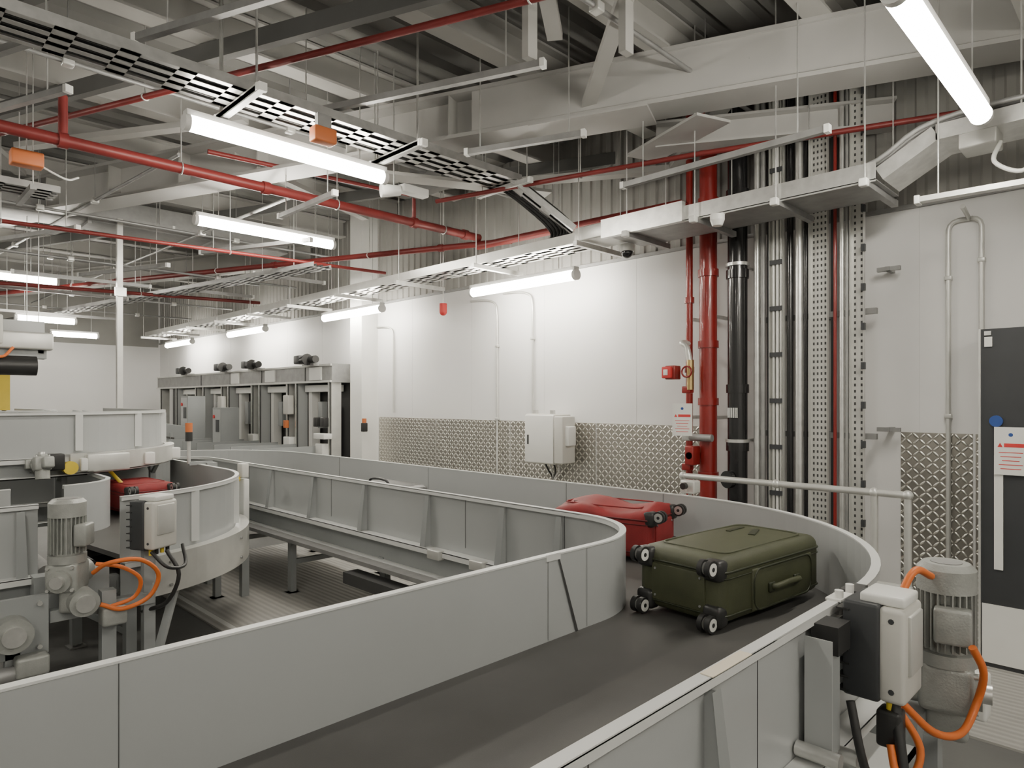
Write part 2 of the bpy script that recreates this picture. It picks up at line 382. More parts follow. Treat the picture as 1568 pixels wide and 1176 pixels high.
pipe('sprinkler_pipe',[(4.9,7.2,3.3),(2.0,7.5,3.3),(-1,7.8,3.3)],.02,REDC,[(3,7.4,3.3),(1,7.6,3.3)])
pipe('sprinkler_pipe',[(4.6,10.2,3.2),(0,11.2,3.2)],.025,REDC,[(3,10.55,3.2)])
# ------------------------------------------------------------ lights
def lamp(p0,p1,hang=True):
    b=B('fluorescent_light_fitting'); p0=V(p0);p1=V(p1);d=(p1-p0).normalized()
    b.tube([p0+d*.02,p1-d*.02],.050,LAMP,20)
    b.cyl(p0-d*.01,p0+d*.025,.052,LAMPH,20); b.cyl(p1-d*.025,p1+d*.01,.052,LAMPH,20)
    b.beam(p0+V((0,0,.06)),p1+V((0,0,.06)),.07,.035,LAMPH)
    if hang:
        for k in (.15,.85):
            q=p0+(p1-p0)*k; b.cyl((q.x,q.y,q.z+.06),(q.x,q.y,CZ),.004,ALU,6)
    return b.done()
lamp((1.51,4.42,3.41),(3.0,4.42,3.41))
lamp((2.4,6.76,3.42),(3.9,6.76,3.42))
lamp((2.7,.73,3.15),(4.22,.73,3.15))
for y in (4.05,7.3,10.7,14.0): lamp((4.92,y,2.86),(4.92,y+1.5,2.86))
lamp((1.0,11.6,3.4),(2.2,11.6,3.4)); lamp((1.85,12.7,2.95),(2.65,12.7,2.95)); lamp((2.75,15.2,2.95),(3.55,15.2,2.95))
lamp((-1.5,2.0,3.42),(0.0,2.0,3.42)); lamp((-1.5,6.8,3.42),(0.0,6.8,3.42)); lamp((.8,-1.6,3.3),(2.3,-1.6,3.3)); lamp((-2.6,-1.2,3.42),(-1.1,-1.2,3.42)); lamp((-2.5,10.6,3.4),(-1.0,10.6,3.4))  # unseen battens added out of view to help light the hall
b=B('emergency_light_junction_box'); b.rbox((2.25,4.03,3.42),(.16,.09,.10),.012,ORBOX); b.bx(2.2,2.3,4.01,4.05,3.47,3.56,ALUD); b.cyl((2.33,4.03,3.42),(2.36,4.03,3.42),.01,BLACK,8); b.done()
b=B('emergency_light_junction_box'); b.rbox((.95,6.05,3.45),(.2,.12,.11),.012,ORBOX); b.tube(sm([(1.04,6.05,3.42),(1.2,6.05,3.36),(1.3,6.15,3.42)]),.008,WHITE,6); b.cyl((.95,6.05,3.5),(.95,6.05,CZ),.005,ALU,6); b.done()
b=B('smoke_detector'); b.cyl((4.35,2.3,2.93),(4.35,2.3,2.97),.05,WHITE); b.cyl((4.35,2.3,2.89),(4.35,2.3,2.93),.035,WHITE,16,r2=.05); b.cyl((4.35,2.3,2.97),(4.45,2.3,3.0),.01,WHITE); b.done()
b=B('security_camera_dome'); b.cyl((4.75,3.35,2.94),(4.75,3.35,3.0),.06,WHITE); b.sph((4.75,3.35,2.93),.05,BLKP); b.done()
b=B('alarm_sounder'); b.cyl((5.04,6.2,2.72),(5.04,6.2,2.82),.045,REDS); b.cyl((5.04,6.2,2.82),(5.04,6.2,CZ),.008,ALU); b.sph((5.04,6.2,2.72),.045,REDS); b.done()
b=B('loudspeaker'); b.cyl((3.1,4.62,3.38),(3.25,4.56,3.40),.055,WHITE,20,r2=.04); b.cyl((3.2,4.58,3.42),(3.2,4.58,CZ),.006,ALU); b.rbox((3.38,4.55,3.42),(.26,.09,.07),.01,WHITE); b.done()
# ------------------------------------------------------------ risers
XR=5.16
b=B('fire_main_riser_pipe'); b.cyl((XR,2.99,.0),(XR,2.99,CZ),.03,RED)
b.cyl((XR-.02,2.80,0),(XR-.02,2.80,CZ),.072,RED,24)
for z in (.35,1.0,1.62,2.1,2.7,3.3): b.cyl((XR-.02,2.8,z),(XR-.02,2.8,z+.06),.085,RED,24)
for z in (.9,1.9,2.5): b.cyl((XR,2.99,z),(XR,2.99,z+.05),.042,RED)
for z in (1.5,2.35): b.bx(XR-.02,W,2.74,2.76,z,z+.03,ALU); b.bx(XR,W,2.98,3.0,z,z+.03,ALU)
b.tube(sm([(XR,2.99,2.15),(XR-.12,2.99,2.15),(XR-.14,2.93,2.1),(XR-.14,2.9,1.95)]),.025,ALUP,10)
b.cyl((XR-.14,2.9,1.75),(XR-.14,2.9,2.0),.03,BRASS); b.torus((XR-.2,2.9,1.9),(1,0,0),.045,.008,RED)
b.rbox((XR-.12,3.08,1.9),(.1,.1,.12),.01,RED); b.rbox((XR-.18,3.1,1.9),(.04,.09,.10),.01,REDS); b.rbox((XR-.205,3.1,1.9),(.01,.04,.05),.003,WHITE)
b.rbox((XR-.14,2.88,1.2),(.12,.08,.16),.01,RED); b.cyl((XR-.2,2.88,1.2),(XR-.05,2.88,1.2),.03,BRASS)
for z in (.95,1.1,1.35,1.75): b.rbox((XR-.13,2.93,z),(.07,.08,.06),.01,RED if z!=1.35 else ALU)
b.cyl((XR-.14,2.7,1.35),(XR-.14,2.9,1.35),.03,ALUD)
b.done()
b=B('drain_riser_pipe'); b.cyl((XR-.02,2.54,0),(XR-.02,2.54,CZ),.078,BLKP,28)
for z in (.7,1.25,1.72,2.65,3.3): b.cyl((XR-.02,2.54,z),(XR-.02,2.54,z+.07),.09,BLKP,28)
for z in (1.32,2.75): b.cyl((XR-.02,2.54,z),(XR-.02,2.54,z+.025),.094,ALU,28); b.bx(XR,W,2.53,2.55,z,z+.02,ALU)
b.cyl((XR-.1,2.57,1.02),(XR-.13,2.58,1.02),.07,BLKP,24)
for i in range(6): b.bx(XR-.105,XR-.1,2.5+i*.015,2.508+i*.015,1.52,1.6,WHITE)
b.done()
b=B('galvanised_conduit_riser')
b.cyl((XR,2.385,0),(XR,2.385,CZ),.024,ALU); b.cyl((XR,2.335,0),(XR,2.335,CZ),.020,ALUD)
b.cyl((XR-.02,1.735,0),(XR-.02,1.735,CZ),.016,ALU); b.cyl((XR-.02,1.70,0),(XR-.02,1.70,CZ),.012,ALUD)
b.cyl((XR,2.12,0),(XR,2.12,CZ),.024,BLKP); b.cyl((XR,2.05,0),(XR,2.05,CZ),.03,ALU,20); b.cyl((XR,2.0,0),(XR,2.0,CZ),.014,BLKP)
b.cyl((XR,1.79,0),(XR,1.79,CZ),.012,RED)
for z in (.5,1.4,2.3,3.2): b.beam((XR+.045,2.42,z),(XR+.045,1.52,z),.041,.041,ALUD); b.beam((XR+.045,1.9,z),(W,1.9,z),.04,.04,ALUD)
b.bx(XR+.02,XR+.024,2.26,2.31,0,CZ,DARKG); b.bx(XR+.03,XR+.034,1.81,1.83,0,CZ,DARKG)
b.done()
b=B('vertical_cable_ladder')
for yc,w in ((2.215,.11),(1.90,.13),(1.63,.09)):
    x0=XR
    b.bx(x0,x0+.003,yc-w/2,yc+w/2,0.01,CZ-.02,ALUP)
    for s_ in (-1,1): b.bx(x0-.04,x0,yc+s_*w/2-.002,yc+s_*w/2+.002,0.01,CZ-.02,ALUP)
    if yc>2:
        z=.2
        while z<CZ-.2: b.bx(x0-.035,x0-.01,yc-w/2,yc+w/2,z,z+.035,DARKG); z+=.36
        for o in (-.03,.0,.03): b.cyl((x0-.012,yc+o,.02),(x0-.012,yc+o,CZ-.02),.011,ALUP if o else WHITE,8)
    else:
        z=.05
        while z<CZ-.1:
            for o in ((-.042,-.014,.014,.042) if yc>1.7 else (-.022,.022)): b.bx(x0-.0012,x0,yc+o-.006,yc+o+.006,z,z+.02,SEAM)
            z+=.045
        if yc<1.7:
            z=.2
            while z<CZ-.2: b.bx(x0-.06,x0-.03,yc-w/2-.015,yc-w/2+.01,z,z+.05,DARKG); z+=.28
b.done()
def conduit(pts,r=.012,clips=()):
    b=B('wall_conduit'); b.tube(pts,r,ALUP,10)
    for c in clips: b.rbox(c,(.04,.045,.03),.005,ALUP); 
    b.done()
XW=W-.025
def bend(y,zt,zb,dy=.18):
    return sm([(XW,y+dy*2.6,zt+.02),(XW,y+dy,zt),(XW,y+.03,zt-.06),(XW,y,zt-.2)],5)+[V((XW,y,zb))]
conduit(bend(5.62,2.85,.02),clips=[(XW,5.62,z) for z in (1.45,2.3)])
conduit(bend(5.05,2.88,1.5),clips=[(XW,5.05,2.35)])
conduit(bend(7.7,2.7,1.5),clips=[])
def rc(y,zb,s): return [V((XW,y,zb)),V((XW,y,2.75))]+[V((XW,y-s*(.06-.06*math.cos(math.radians(a))),2.83+.06*math.sin(math.radians(a)))) for a in (0,30,60,90)]+[V((XW,y-s*.12,2.89)),V((XW-.2,y-s*.12,2.93))]
conduit(rc(1.12,.02,1),r=.016,clips=[(XW,1.12,z) for z in (1.55,2.5)])
conduit(rc(.93,2.1,-1)[:-2]+[V((XW,.99,2.89))],r=.016,clips=[(XW,.93,2.6)])
b=B('wall_bracket')
for z in (2.6,1.45): b.beam((XW-.12,1.47,z),(W,1.47,z),.03,.03,ALUD)
for z in (2.6,1.45): b.beam((5.28,1.54,z),(5.28,1.39,z),.03,.03,ALUD)
b.done()
b=B('wall_control_enclosure')
b.rbox((5.26,4.72,1.26),(.25,.42,.52),.012,CREAM); b.rbox((5.125,4.72,1.26),(.03,.40,.50),.01,WHITE)
b.rbox((5.2,4.44,1.26),(.2,.12,.48),.012,CREAM); b.bx(5.105,5.11,4.86,4.88,1.2,1.3,BLACK); b.rbox((5.2,4.36,1.3),(.12,.05,.2),.01,WHITE)
for yy_ in (4.6,4.84): b.bx(5.2,5.24,yy_,yy_+.04,1.52,1.56,ALU)
for i in range(4): b.tube(sm([(5.28,4.6+.06*i,1.0),(5.3,4.6+.05*i,.92),(5.33,4.7,.8),(5.36,4.7,.5)]),.01,BLACK if i%2 else ALU,6)
b.done()
b=B('beacon_light'); b.rbox((5.0,7.85,1.3),(.07,.07,.12),.01,BLACK); b.cyl((5.0,7.85,1.36),(5.0,7.85,1.42),.03,ORBOX); b.beam((5.0,7.85,1.3),(5.15,8.13,1.3),.03,.03,BLACK); b.done()
# ------------------------------------------------------------ signs
def caution(name,T,w=.22,h=.3):
    b=B(name); b.T=T
    b.bx(-w/2,w/2,0,.004,-h/2,h/2,WHITE)
    f=-.001
    b.bx(-w*.2,w*.42,f,0,h*.08,h*.16,REDS)
    b.add([(-w*.4,f,h*.08),(-w*.24,f,h*.08),(-w*.32,f,h*.17)],[(0,1,2)],REDS)
    b.cyl((0,f,h*.34),(0,0,h*.34),w*.07,BLUE,12)
    for i in range(5):
        ww=w*(.36-.05*(i%3)); b.bx(-ww,ww,f,0,h*(-.04-.085*i),h*(-.025-.085*i),REDS)
    return b.done()
RZ=Matrix.Rotation(math.radians(-90),4,'Z')
caution('caution_sign',Matrix.Translation((4.94,2.93,1.50))@Matrix.Rotation(math.radians(-78),4,'Z'),.17,.27)
b=B('steel_door_cabinet')
b.bx(5.0,5.36,-.6,.875,.0,2.10,DARKG); b.bx(4.99,5.0,-.6,.862,.04,.40,WHITE); b.bx(4.985,5.0,.868,.88,.0,2.10,ALUP)
b.bx(4.988,5.0,.755,.80,.62,1.32,WHITE); b.bx(4.99,5.0,.81,.85,1.99,2.05,WHITE); b.cyl((5.0,.79,1.53),(4.985,.79,1.53),.035,BLUE,20)
b.bx(4.985,5.0,.815,.85,2.06,2.085,ALU)
b.bx(4.997,5.0,.1,.105,.42,2.08,SEAM)
b.done()
caution('caution_sign',Matrix.Translation((4.975,.715,1.35))@RZ,.165,.29)
# ------------------------------------------------------------ handrail
b=B('handrail'); r=.021
b.cyl((4.4,2.6,1.10),(4.4,1.12,1.10),r,ALUP); b.cyl((4.4,1.12,1.10),(4.4,1.12,.0),r,ALUP); b.cyl((4.4,1.3,1.1),(4.4,1.3,0),r,ALUP)
b.cyl((4.4,2.6,1.10),(4.4,2.6,.0),r,ALUP); b.cyl((4.4,2.6,.55),(4.4,1.12,.55),r,ALUP)
for p in ((4.4,1.12,1.1),(4.4,2.6,1.1),(4.4,1.3,1.1),(4.4,1.9,1.1),(4.4,1.12,.55)): b.sph(p,.03,ALUP)
for y in (2.6,1.3,1.12): b.cyl((4.4,y,0),(4.4,y,.02),.05,ALUP)
b.done()
# ------------------------------------------------------------ conveyors
def arc(cx,cy,r,a0,a1,n=24): return [(cx+r*math.cos(math.radians(a0+(a1-a0)*i/n)),cy+r*math.sin(math.radians(a0+(a1-a0)*i/n))) for i in range(n+1)]
def conveyor(b,path,zb,hw=.475,gh=.32,legs=(),ribs=(),gmat=GUARD,fr=.22):
    b.sweep(path,[(-hw,zb-.03),(hw,zb-.03),(hw,zb),(-hw,zb)],BELT)
    for s in (1,-1):
        o=hw*s
        b.sweep(path,[(o,zb-.05),(o+.004*s,zb-.05),(o+.004*s,zb+gh),(o,zb+gh)],gmat)
        b.sweep(path,[(o-.002*s,zb+gh-.003),(o+.028*s,zb+gh-.003),(o+.028*s,zb+gh+.003),(o-.002*s,zb+gh+.003)],GUARDL)
        b.sweep(path,[(o+.024*s,zb+gh-.022),(o+.028*s,zb+gh-.022),(o+.028*s,zb+gh),(o+.024*s,zb+gh)],GUARDL)
        b.sweep(path,[(o+.004*s,zb-fr),(o+.012*s,zb-fr),(o+.012*s,zb-.04),(o+.004*s,zb-.04)],FRAME)
        b.sweep(path,[(o+.006*s,zb-.045),(o+.075*s,zb-.045),(o+.075*s,zb-.038),(o+.006*s,zb-.038)],GUARDL)
        b.sweep(path,[(o+.068*s,zb-.075),(o+.075*s,zb-.075),(o+.075*s,zb-.04),(o+.068*s,zb-.04)],GUARDL)
        b.sweep(path,[(o+.006*s,zb-fr),(o+.06*s,zb-fr),(o+.06*s,zb-fr+.008),(o+.006*s,zb-fr+.008)],GUARDL)
    b.sweep(path,[(-hw*.9,zb-.2),(hw*.9,zb-.2),(hw*.9,zb-.16),(-hw*.9,zb-.16)],SEAM)
    for (x,y,ang,s) in ribs:
        M=Matrix.Translation((x,y,0))@Matrix.Rotation(math.radians(ang),4,'Z'); b.T=M
        o=hw*s; xx=0
        b.add([(xx-.003,o+.004*s,zb-.04),(xx-.003,o+.07*s,zb-.04),(xx-.003,o+.03*s,zb+gh-.03),(xx-.003,o+.004*s,zb+gh-.03),
               (xx+.003,o+.004*s,zb-.04),(xx+.003,o+.07*s,zb-.04),(xx+.003,o+.03*s,zb+gh-.03),(xx+.003,o+.004*s,zb+gh-.03)],
              [(0,1,2,3),(4,5,6,7),(0,1,5,4),(1,2,6,5),(2,3,7,6)],GUARD)
        w=.026
        b.add([(xx-w,o+.071*s,zb-.04),(xx+w,o+.071*s,zb-.04),(xx+w*.7,o+.031*s,zb+gh-.03),(xx-w*.7,o+.031*s,zb+gh-.03)],[(0,1,2,3)],FRAME)
        b.T=Matrix.Identity(4)
    for (x,y,ang) in legs:
        b.T=Matrix.Translation((x,y,0))@Matrix.Rotation(math.radians(ang),4,'Z')
        for s in (1,-1):
            o=(hw-.02)*s
            b.bx(-.03,.03,o-.025,o+.025,.02,zb-.1,FRAME); b.bx(-.05,.05,o-.05,o+.05,0,.012,ALUD); b.cyl((0,o,.01),(0,o,.06),.012,ALU,8)
            b.beam((0,o,zb-.34),(.2,o,zb-.2),.03,.03,FRAME); b.beam((0,o,zb-.34),(-.2,o,zb-.2),.03,.03,FRAME)
        b.bx(-.02,.02,-hw,hw,.25,.29,FRAME); b.bx(-.03,.03,-hw-.02,hw+.02,zb-.26,zb-.2,FRAME)
        b.T=Matrix.Identity(4)
    return b
ZB=.75
path=[(-2.2,1.195),(0,1.195),(1,1.195)]+arc(2.2,2.17,.975,-90,0)+[(3.175,3.5),(3.175,5)]+arc(2.2,7.0,.975,0,90)+[(1,7.975),(-2.5,7.975)]
ribs=[(x,1.195,0,s) for x in (-1.6,-.9,-.1,.62,1.30) for s in (1,-1)]
ribs+=[(3.175,y,90,1) for y in (2.32,2.75,3.45,4.2,4.95,5.7,6.4)]+[(3.175,y,90,-1) for y in (2.6,3.4,4.2,5,5.8,6.6)]
legs=[(-1.5,1.195,0),(-.2,1.195,0),(1.15,1.195,0),(3.175,2.6,90),(3.175,4.0,90),(3.175,5.4,90),(3.175,6.7,90),(1.0,7.975,0),(-1,7.975,0)]
b=conveyor(B('baggage_conveyor'),path,ZB,legs=legs,ribs=ribs)
def seam_y(x,y,z0,z1,w=.0009,dx=0): b.add([(x-w,y,z0),(x+w,y,z0),(x+w+dx,y,z1),(x-w+dx,y,z1)],[(0,1,2,3)],SEAM)
for x in (.43,1.86): seam_y(x,1.6685,ZB+.005,ZB+.318)
b.add([(2.02,1.6665,ZB+.0),(2.035,1.6665,ZB+.0),(1.925,1.6665,ZB+.30),(1.915,1.6665,ZB+.30)],[(0,1,2,3)],SEAM)
seam_y(2.09,1.667,ZB+.005,ZB+.318)
b.bx(1.85,1.93,1.667,1.672,ZB+.3,ZB+.325,GUARDL)
for y in (2.3,3.1,4.7,6.2): 
    b.bx(3.648,3.6495,y-.001,y+.001,ZB,ZB+.318,SEAM); b.bx(2.6935,2.695,y-.001,y+.001,ZB,ZB+.318,SEAM)
for x in (.9,1.55): b.bx(x-.001,x+.001,.7145,.716,ZB,ZB+.318,SEAM)
b.bx(2.14,2.24,.68,.73,ZB+.323,ZB+.331,SEAM); b.bx(2.02,2.12,.685,.728,ZB+.323,ZB+.329,WHITE)
b.bx(1.28,1.46,.686,.716,ZB+.3235,ZB+.3255,mat('paper_label',(.75,.68,.55),.5))
b.bx(1.80,1.88,.64,.70,.72,.98,FRAME); b.bx(1.795,1.80,.63,.70,.72,1.03,GUARD); b.bx(1.84,1.93,.63,.70,.98,1.055,BLACK)
for (x,y) in ((2.14,.70),(2.05,.70)): b.cyl((x,y,1.03),(x,y,1.1),.012,WHITE)
b.bx(1.0,2.3,.56,.70,.585,.60,GUARDL); b.bx(1.0,2.3,.56,.568,.53,.60,GUARD)
for (x,z) in ((1.77,.74),(1.9,.70)): b.cyl((x,.60,z),(x,.71,z),.02,ALU,12)
b.bx(2.55,2.66,2.3,6.6,ZB-.25,ZB-.22,ALUD); b.bx(2.5,2.62,3.0,4.2,.36,.44,SEAM); 
for y in (2.45,2.9,3.3): b.rbox((2.62,y,ZB-.06),(.05,.12,.06),.008,ALUP)
b.tube(sm([(1.9,.62,.85),(1.88,.58,.7),(1.95,.55,.55),(2.0,.55,.42)]),.012,BLACK,8)
b.done()
# ------------------------------------------------------------ drive units
def gearmotor(b,T,flip=1,scale=1):
    b.T=T@Matrix.Scale(scale,4)
    b.cyl((0,0,.06),(0,0,.10),.085,MOTOR,24); b.cyl((0,0,.10),(0,0,.30),.062,MOTOR,24)
    for i in range(26):
        a=2*math.pi*i/26; c,s=math.cos(a),math.sin(a)
        b.beam((c*.070,s*.070,.11),(c*.070,s*.070,.29),.004 ,.026,MOTOR,up=V((c,s,0)))
    b.cyl((0,0,.29),(0,0,.36),.083,MOTOR,28); b.cyl((0,0,.36),(0,0,.378),.083,MOTOR,28,r2=.066)
    b.cyl((0,0,.375),(0,0,.38),.045,ALUD,20)
    b.rbox((-.085*flip,-.02,.2),(.06,.10,.11),.01,MOTOR)
    b.rbox((0,0,-.01),(.15,.15,.15),.02,MOTOR); b.cyl((0,.06,-.02),(0,.16,-.02),.065,MOTOR,20); b.cyl((0,-.06,-.02),(0,-.095,-.02),.055,MOTOR,20)
    b.cyl((0,-.095,-.02),(0,-.12,-.02),.03,ALU,16)
    b.rbox((.03,0,-.13),(.1,.12,.12),.02,MOTOR)
    for sx in (-1,1):
        for sz in (-1,1): b.cyl((sx*.055,-.07,-.01+sz*.055),(sx*.055,-.085,-.01+sz*.055),.009,ALU,6)
    b.T=Matrix.Identity(4)
def invbox(b,T,scale=1):
    b.T=T@Matrix.Scale(scale,4)
    b.rbox((0,0,0),(.19,.10,.28),.01,DARKG)
    for i in range(7): b.bx(-.10,.10,.03,.065,-.13+.04*i,-.125+.04*i,BLACK)
    b.rbox((.0,-.08,0),(.18,.07,.27),.014,CREAM); b.rbox((.0,-.118,.03),(.12,.012,.17),.004,ALUP)
    b.rbox((0,-.05,.15),(.14,.12,.03),.008,WHITE)
    for z in (-.1,.1): b.cyl((-.092,-.08,z),(-.088,-.08,z),.008,DARKG,8)
    for i in range(4): b.cyl((-.06+.04*i,-.07,-.135),(-.06+.04*i,-.07,-.17),.011,BLACK if i%2 else YELLOW,10)
    b.T=Matrix.Identity(4)
b=B('conveyor_drive_unit')
gearmotor(b,Matrix.Translation((2.42,.51,.785))@Matrix.Rotation(math.radians(10),4,'Z'),scale=.97)
invbox(b,Matrix.Translation((2.05,.615,.97)),.94)
b.bx(2.0,2.15,.64,.70,.85,.95,FRAME)
b.tube(sm([(2.06,.54,.82),(2.14,.48,.73),(2.26,.44,.70),(2.35,.42,.76),(2.34,.40,.86),(2.3,.42,.94)]),.011,ORANGE,8)
b.tube(sm([(2.14,.58,1.0),(2.18,.57,1.09),(2.24,.55,1.15),(2.33,.53,1.12)]),.011,ORANGE,8)
b.tube(sm([(2.02,.54,.82),(2.04,.49,.72),(2.0,.5,.65),(1.94,.52,.68),(1.96,.54,.74)]),.010,ORANGE,8)
b.tube(sm([(2.0,.54,.84),(1.95,.5,.65),(2.0,.48,.5),(2.05,.5,.3)]),.014,BLACK,8)
b.rbox((2.0,.55,.77),(.06,.06,.1),.01,BLACK)
b.bx(2.30,2.5,.56,.70,.60,.68,FRAME); b.rbox((2.54,.45,.72),(.08,.06,.14),.01,WHITE)
b.bx(2.36,2.42,.52,.58,0,.62,FRAME); b.bx(2.1,2.16,.5,.56,0,.6,FRAME)
b.done()
b=B('baggage_conveyor')
conveyor(b,[(-2.5,4.82),(0,4.82),(.74,4.82)],ZB,hw=.42,gh=.34,legs=[(.15,4.82,0),(-1.2,4.82,0)],ribs=[(x,4.82,0,-1) for x in (-1,-.4,.2,.66)],fr=.26)
conveyor(b,arc(1.0,5.62,.80,-84,0)+[(1.8,6.9)],ZB,hw=.42,gh=.34,legs=[(1.15,4.85,8),(1.8,5.7,90),(1.8,6.6,90)],fr=.26)
b.sweep(arc(1.0,5.62,.80,-78,-5,20),[(-.44,ZB-.27),(-.52,ZB-.27),(-.52,ZB-.03),(-.44,ZB-.03)],ALUP)
for a in (-72,-40,-12):
    c,s_=math.cos(math.radians(a)),math.sin(math.radians(a)); p=V((1.0+1.32*c,5.62+1.32*s_,0))
    for z in (.53,.67): b.cyl(p+V((0,0,z)),p+V((c*.012,s_*.012,z)),.01,ALUD,8)
for a in (-60,-30):
    c,s_=math.cos(math.radians(a)),math.sin(math.radians(a)); p=V((1.0+1.23*c,5.62+1.23*s_,0))
    b.beam(p+V((0,0,.74)),p+V((0,0,1.07)),.05,.03,GUARDL)
b.bx(.7,1.15,4.45,4.52,.52,.62,FRAME); b.cyl((.8,4.5,.68),(.8,5.1,.68),.05,ALUD); b.cyl((1.0,4.5,.68),(1.0,5.1,.68),.05,BLACK)
b.done()
b=B('conveyor_drive_unit')
gearmotor(b,Matrix.Translation((.83,4.16,.74))@Matrix.Rotation(math.radians(-35),4,'Z'),flip=-1,scale=1.05)
invbox(b,Matrix.Translation((1.24,4.2,.95))@Matrix.Rotation(math.radians(28),4,'Z'),1.0)
b.tube(sm([(.93,4.08,.74),(.98,3.98,.80),(1.12,3.95,.80),(1.22,3.98,.70),(1.18,4.0,.58),(1.05,4.0,.54),(.95,4.02,.58)]),.012,ORANGE,8)
b.tube(sm([(.95,4.1,.78),(1.05,4.02,.76),(1.14,4.02,.68),(1.12,4.05,.58),(1.0,4.05,.55)]),.011,ORANGE,8)
b.tube(sm([(1.3,4.1,.80),(1.35,4.05,.66),(1.3,4.1,.5),(1.2,4.2,.45)]),.012,BLACK,8)
b.tube(sm([(1.22,4.1,.80),(1.28,4.02,.72),(1.4,4.1,.7),(1.42,4.2,.8)]),.010,BLACK,8)
b.bx(.7,1.05,4.26,4.36,.5,.72,FRAME); b.bx(1.2,1.34,4.24,4.40,.80,.92,FRAME)
b.bx(.98,1.05,4.12,4.19,0,.62,FRAME); b.bx(.75,1.25,4.14,4.2,.5,.56,FRAME); b.bx(1.2,1.26,4.16,4.22,0,.8,FRAME)
b.cyl((.88,4.02,.60),(.88,4.12,.60),.07,MOTOR,20); b.cyl((.88,4.0,.60),(.88,4.02,.60),.045,ALU,20); b.rbox((1.02,4.07,.5),(.12,.1,.1),.015,MOTOR)
b.beam((1.26,4.2,.1),(1.5,4.5,.55),.04,.04,FRAME)
b.done()
b=B('conveyor_gearbox')
b.bx(.42,.74,4.12,4.15,.36,.66,FRAME); b.bx(.30,.46,4.08,4.12,.30,.44,MOTOR); b.cyl((.58,4.02,.5),(.58,4.12,.5),.085,MOTOR,24); b.cyl((.58,4.0,.5),(.58,4.02,.5),.05,ALU,20)
for (x,z) in ((.46,.4),(.7,.4),(.46,.62),(.7,.62)): b.cyl((x,4.10,z),(x,4.12,z),.012,ALU,8)
b.rbox((.66,4.07,.33),(.14,.10,.10),.015,MOTOR); b.cyl((.5,4.08,.3),(.72,4.08,.3),.04,ALUD)
b.bx(.56,.62,4.12,4.18,0,.4,FRAME); b.bx(.5,.68,4.08,4.2,0,.015,ALUD); b.cyl((.59,4.15,.015),(.59,4.15,.05),.03,BLACK)
b.beam((.62,4.15,.12),(.9,4.15,.2),.04,.05,FRAME)
b.done()
ZU=1.27
path3=[(-2.5,6.42),(0,6.42)]+arc(.95,7.25,.83,-90,0)+[(1.78,9.2)]
b=conveyor(B('elevated_baggage_conveyor'),path3,ZU,hw=.42,gh=.30,legs=[(-1.5,6.42,0),(.2,6.42,0),(1.78,7.3,90),(1.78,9.0,90)],ribs=[(x,6.42,0,-1) for x in (-.6,0,.6)],fr=.18)
b.sweep(arc(.95,7.25,.83,-80,-5,20),[(-.44,ZU-.16),(-.52,ZU-.16),(-.52,ZU-.02),(-.44,ZU-.02)],ALUP)
for a in (-75,-50,-25):
    c,s_=math.cos(math.radians(a)),math.sin(math.radians(a)); p=V((.95+1.265*c,7.25+1.265*s_,0))
    b.beam(p+V((0,0,ZU)),p+V((0,0,ZU+.28)),.05,.03,GUARDL); b.rbox(p+V((c*.1,s_*.1,ZU-.1)),(.08,.08,.1),.01,WHITE)
b.done()
b=B('conveyor_drive_unit')
gearmotor(b,Matrix.Translation((1.0,5.8,1.2))@Matrix.Rotation(math.radians(-100),4,'X'),scale=.7)
b.rbox((1.45,5.95,1.18),(.3,.12,.14),.015,ALUP); b.cyl((1.2,5.9,1.15),(1.2,5.99,1.15),.05,YELLOW); b.rbox((1.1,5.93,1.2),(.12,.1,.12),.01,BLACK)
b.tube(sm([(1.5,6.1,1.1),(1.6,6.0,.95),(1.66,6.0,.85),(1.66,6.1,.7)]),.014,YELLOW,8)
b.done()
b=B('stack_beacon'); b.cyl((2.15,6.2,1.10),(2.15,6.2,1.3),.015,ALU); b.cyl((2.15,6.2,1.3),(2.15,6.2,1.38),.03,BLACK); b.cyl((2.15,6.2,1.38),(2.15,6.2,1.46),.03,ORBOX); b.bx(2.29,2.38,6.15,6.25,.0,1.1,FRAME); b.beam((2.15,6.2,1.1),(2.35,6.2,1.1),.03,.03,FRAME); b.done()
b=B('control_pedestal'); b.bx(2.35,2.41,5.55,5.61,0,.65,FRAME); b.rbox((2.38,5.58,.82),(.05,.10,.36),.01,WHITE); b.rbox((2.37,5.58,1.07),(.06,.1,.12),.01,CREAM); b.cyl((2.34,5.58,1.0),(2.30,5.58,1.0),.02,YELLOW); b.done()
b=B('support_post'); b.bx(2.27,2.33,8.87,8.93,.0,3.82,ALUP); b.bx(2.2,2.4,8.8,9.0,0,.012,ALU); b.bx(2.24,2.36,8.84,8.87,2.9,3.0,ALU); b.done()
b=B('suspended_conveyor')
b.bx(-2,1.5,8.55,8.59,2.2,2.5,GUARD); b.bx(-2,1.5,9.2,9.24,2.2,2.5,GUARD); b.bx(-2,1.5,8.59,9.2,2.2,2.23,BELT)
b.rbox((1.3,8.45,2.28),(.5,.16,.18),.02,ALUP); b.cyl((.95,8.4,2.02),(1.4,8.4,2.02),.10,BLACK,20); b.rbox((1.0,8.42,2.38),(.24,.14,.3),.02,CREAM)
b.bx(.9,1.5,8.45,8.6,2.1,2.2,FRAME)
b.tube(sm([(.9,8.35,2.3),(.95,8.3,2.15),(1.1,8.3,2.1),(1.2,8.35,2.2)]),.014,ORANGE,8)
for x in (-1.5,0,1.45): rods(b,[(x,8.57,2.5),(x,9.22,2.5)]); b.beam((x,8.45,2.18),(x,9.3,2.18),.05,.05,ALUD)
b.done()
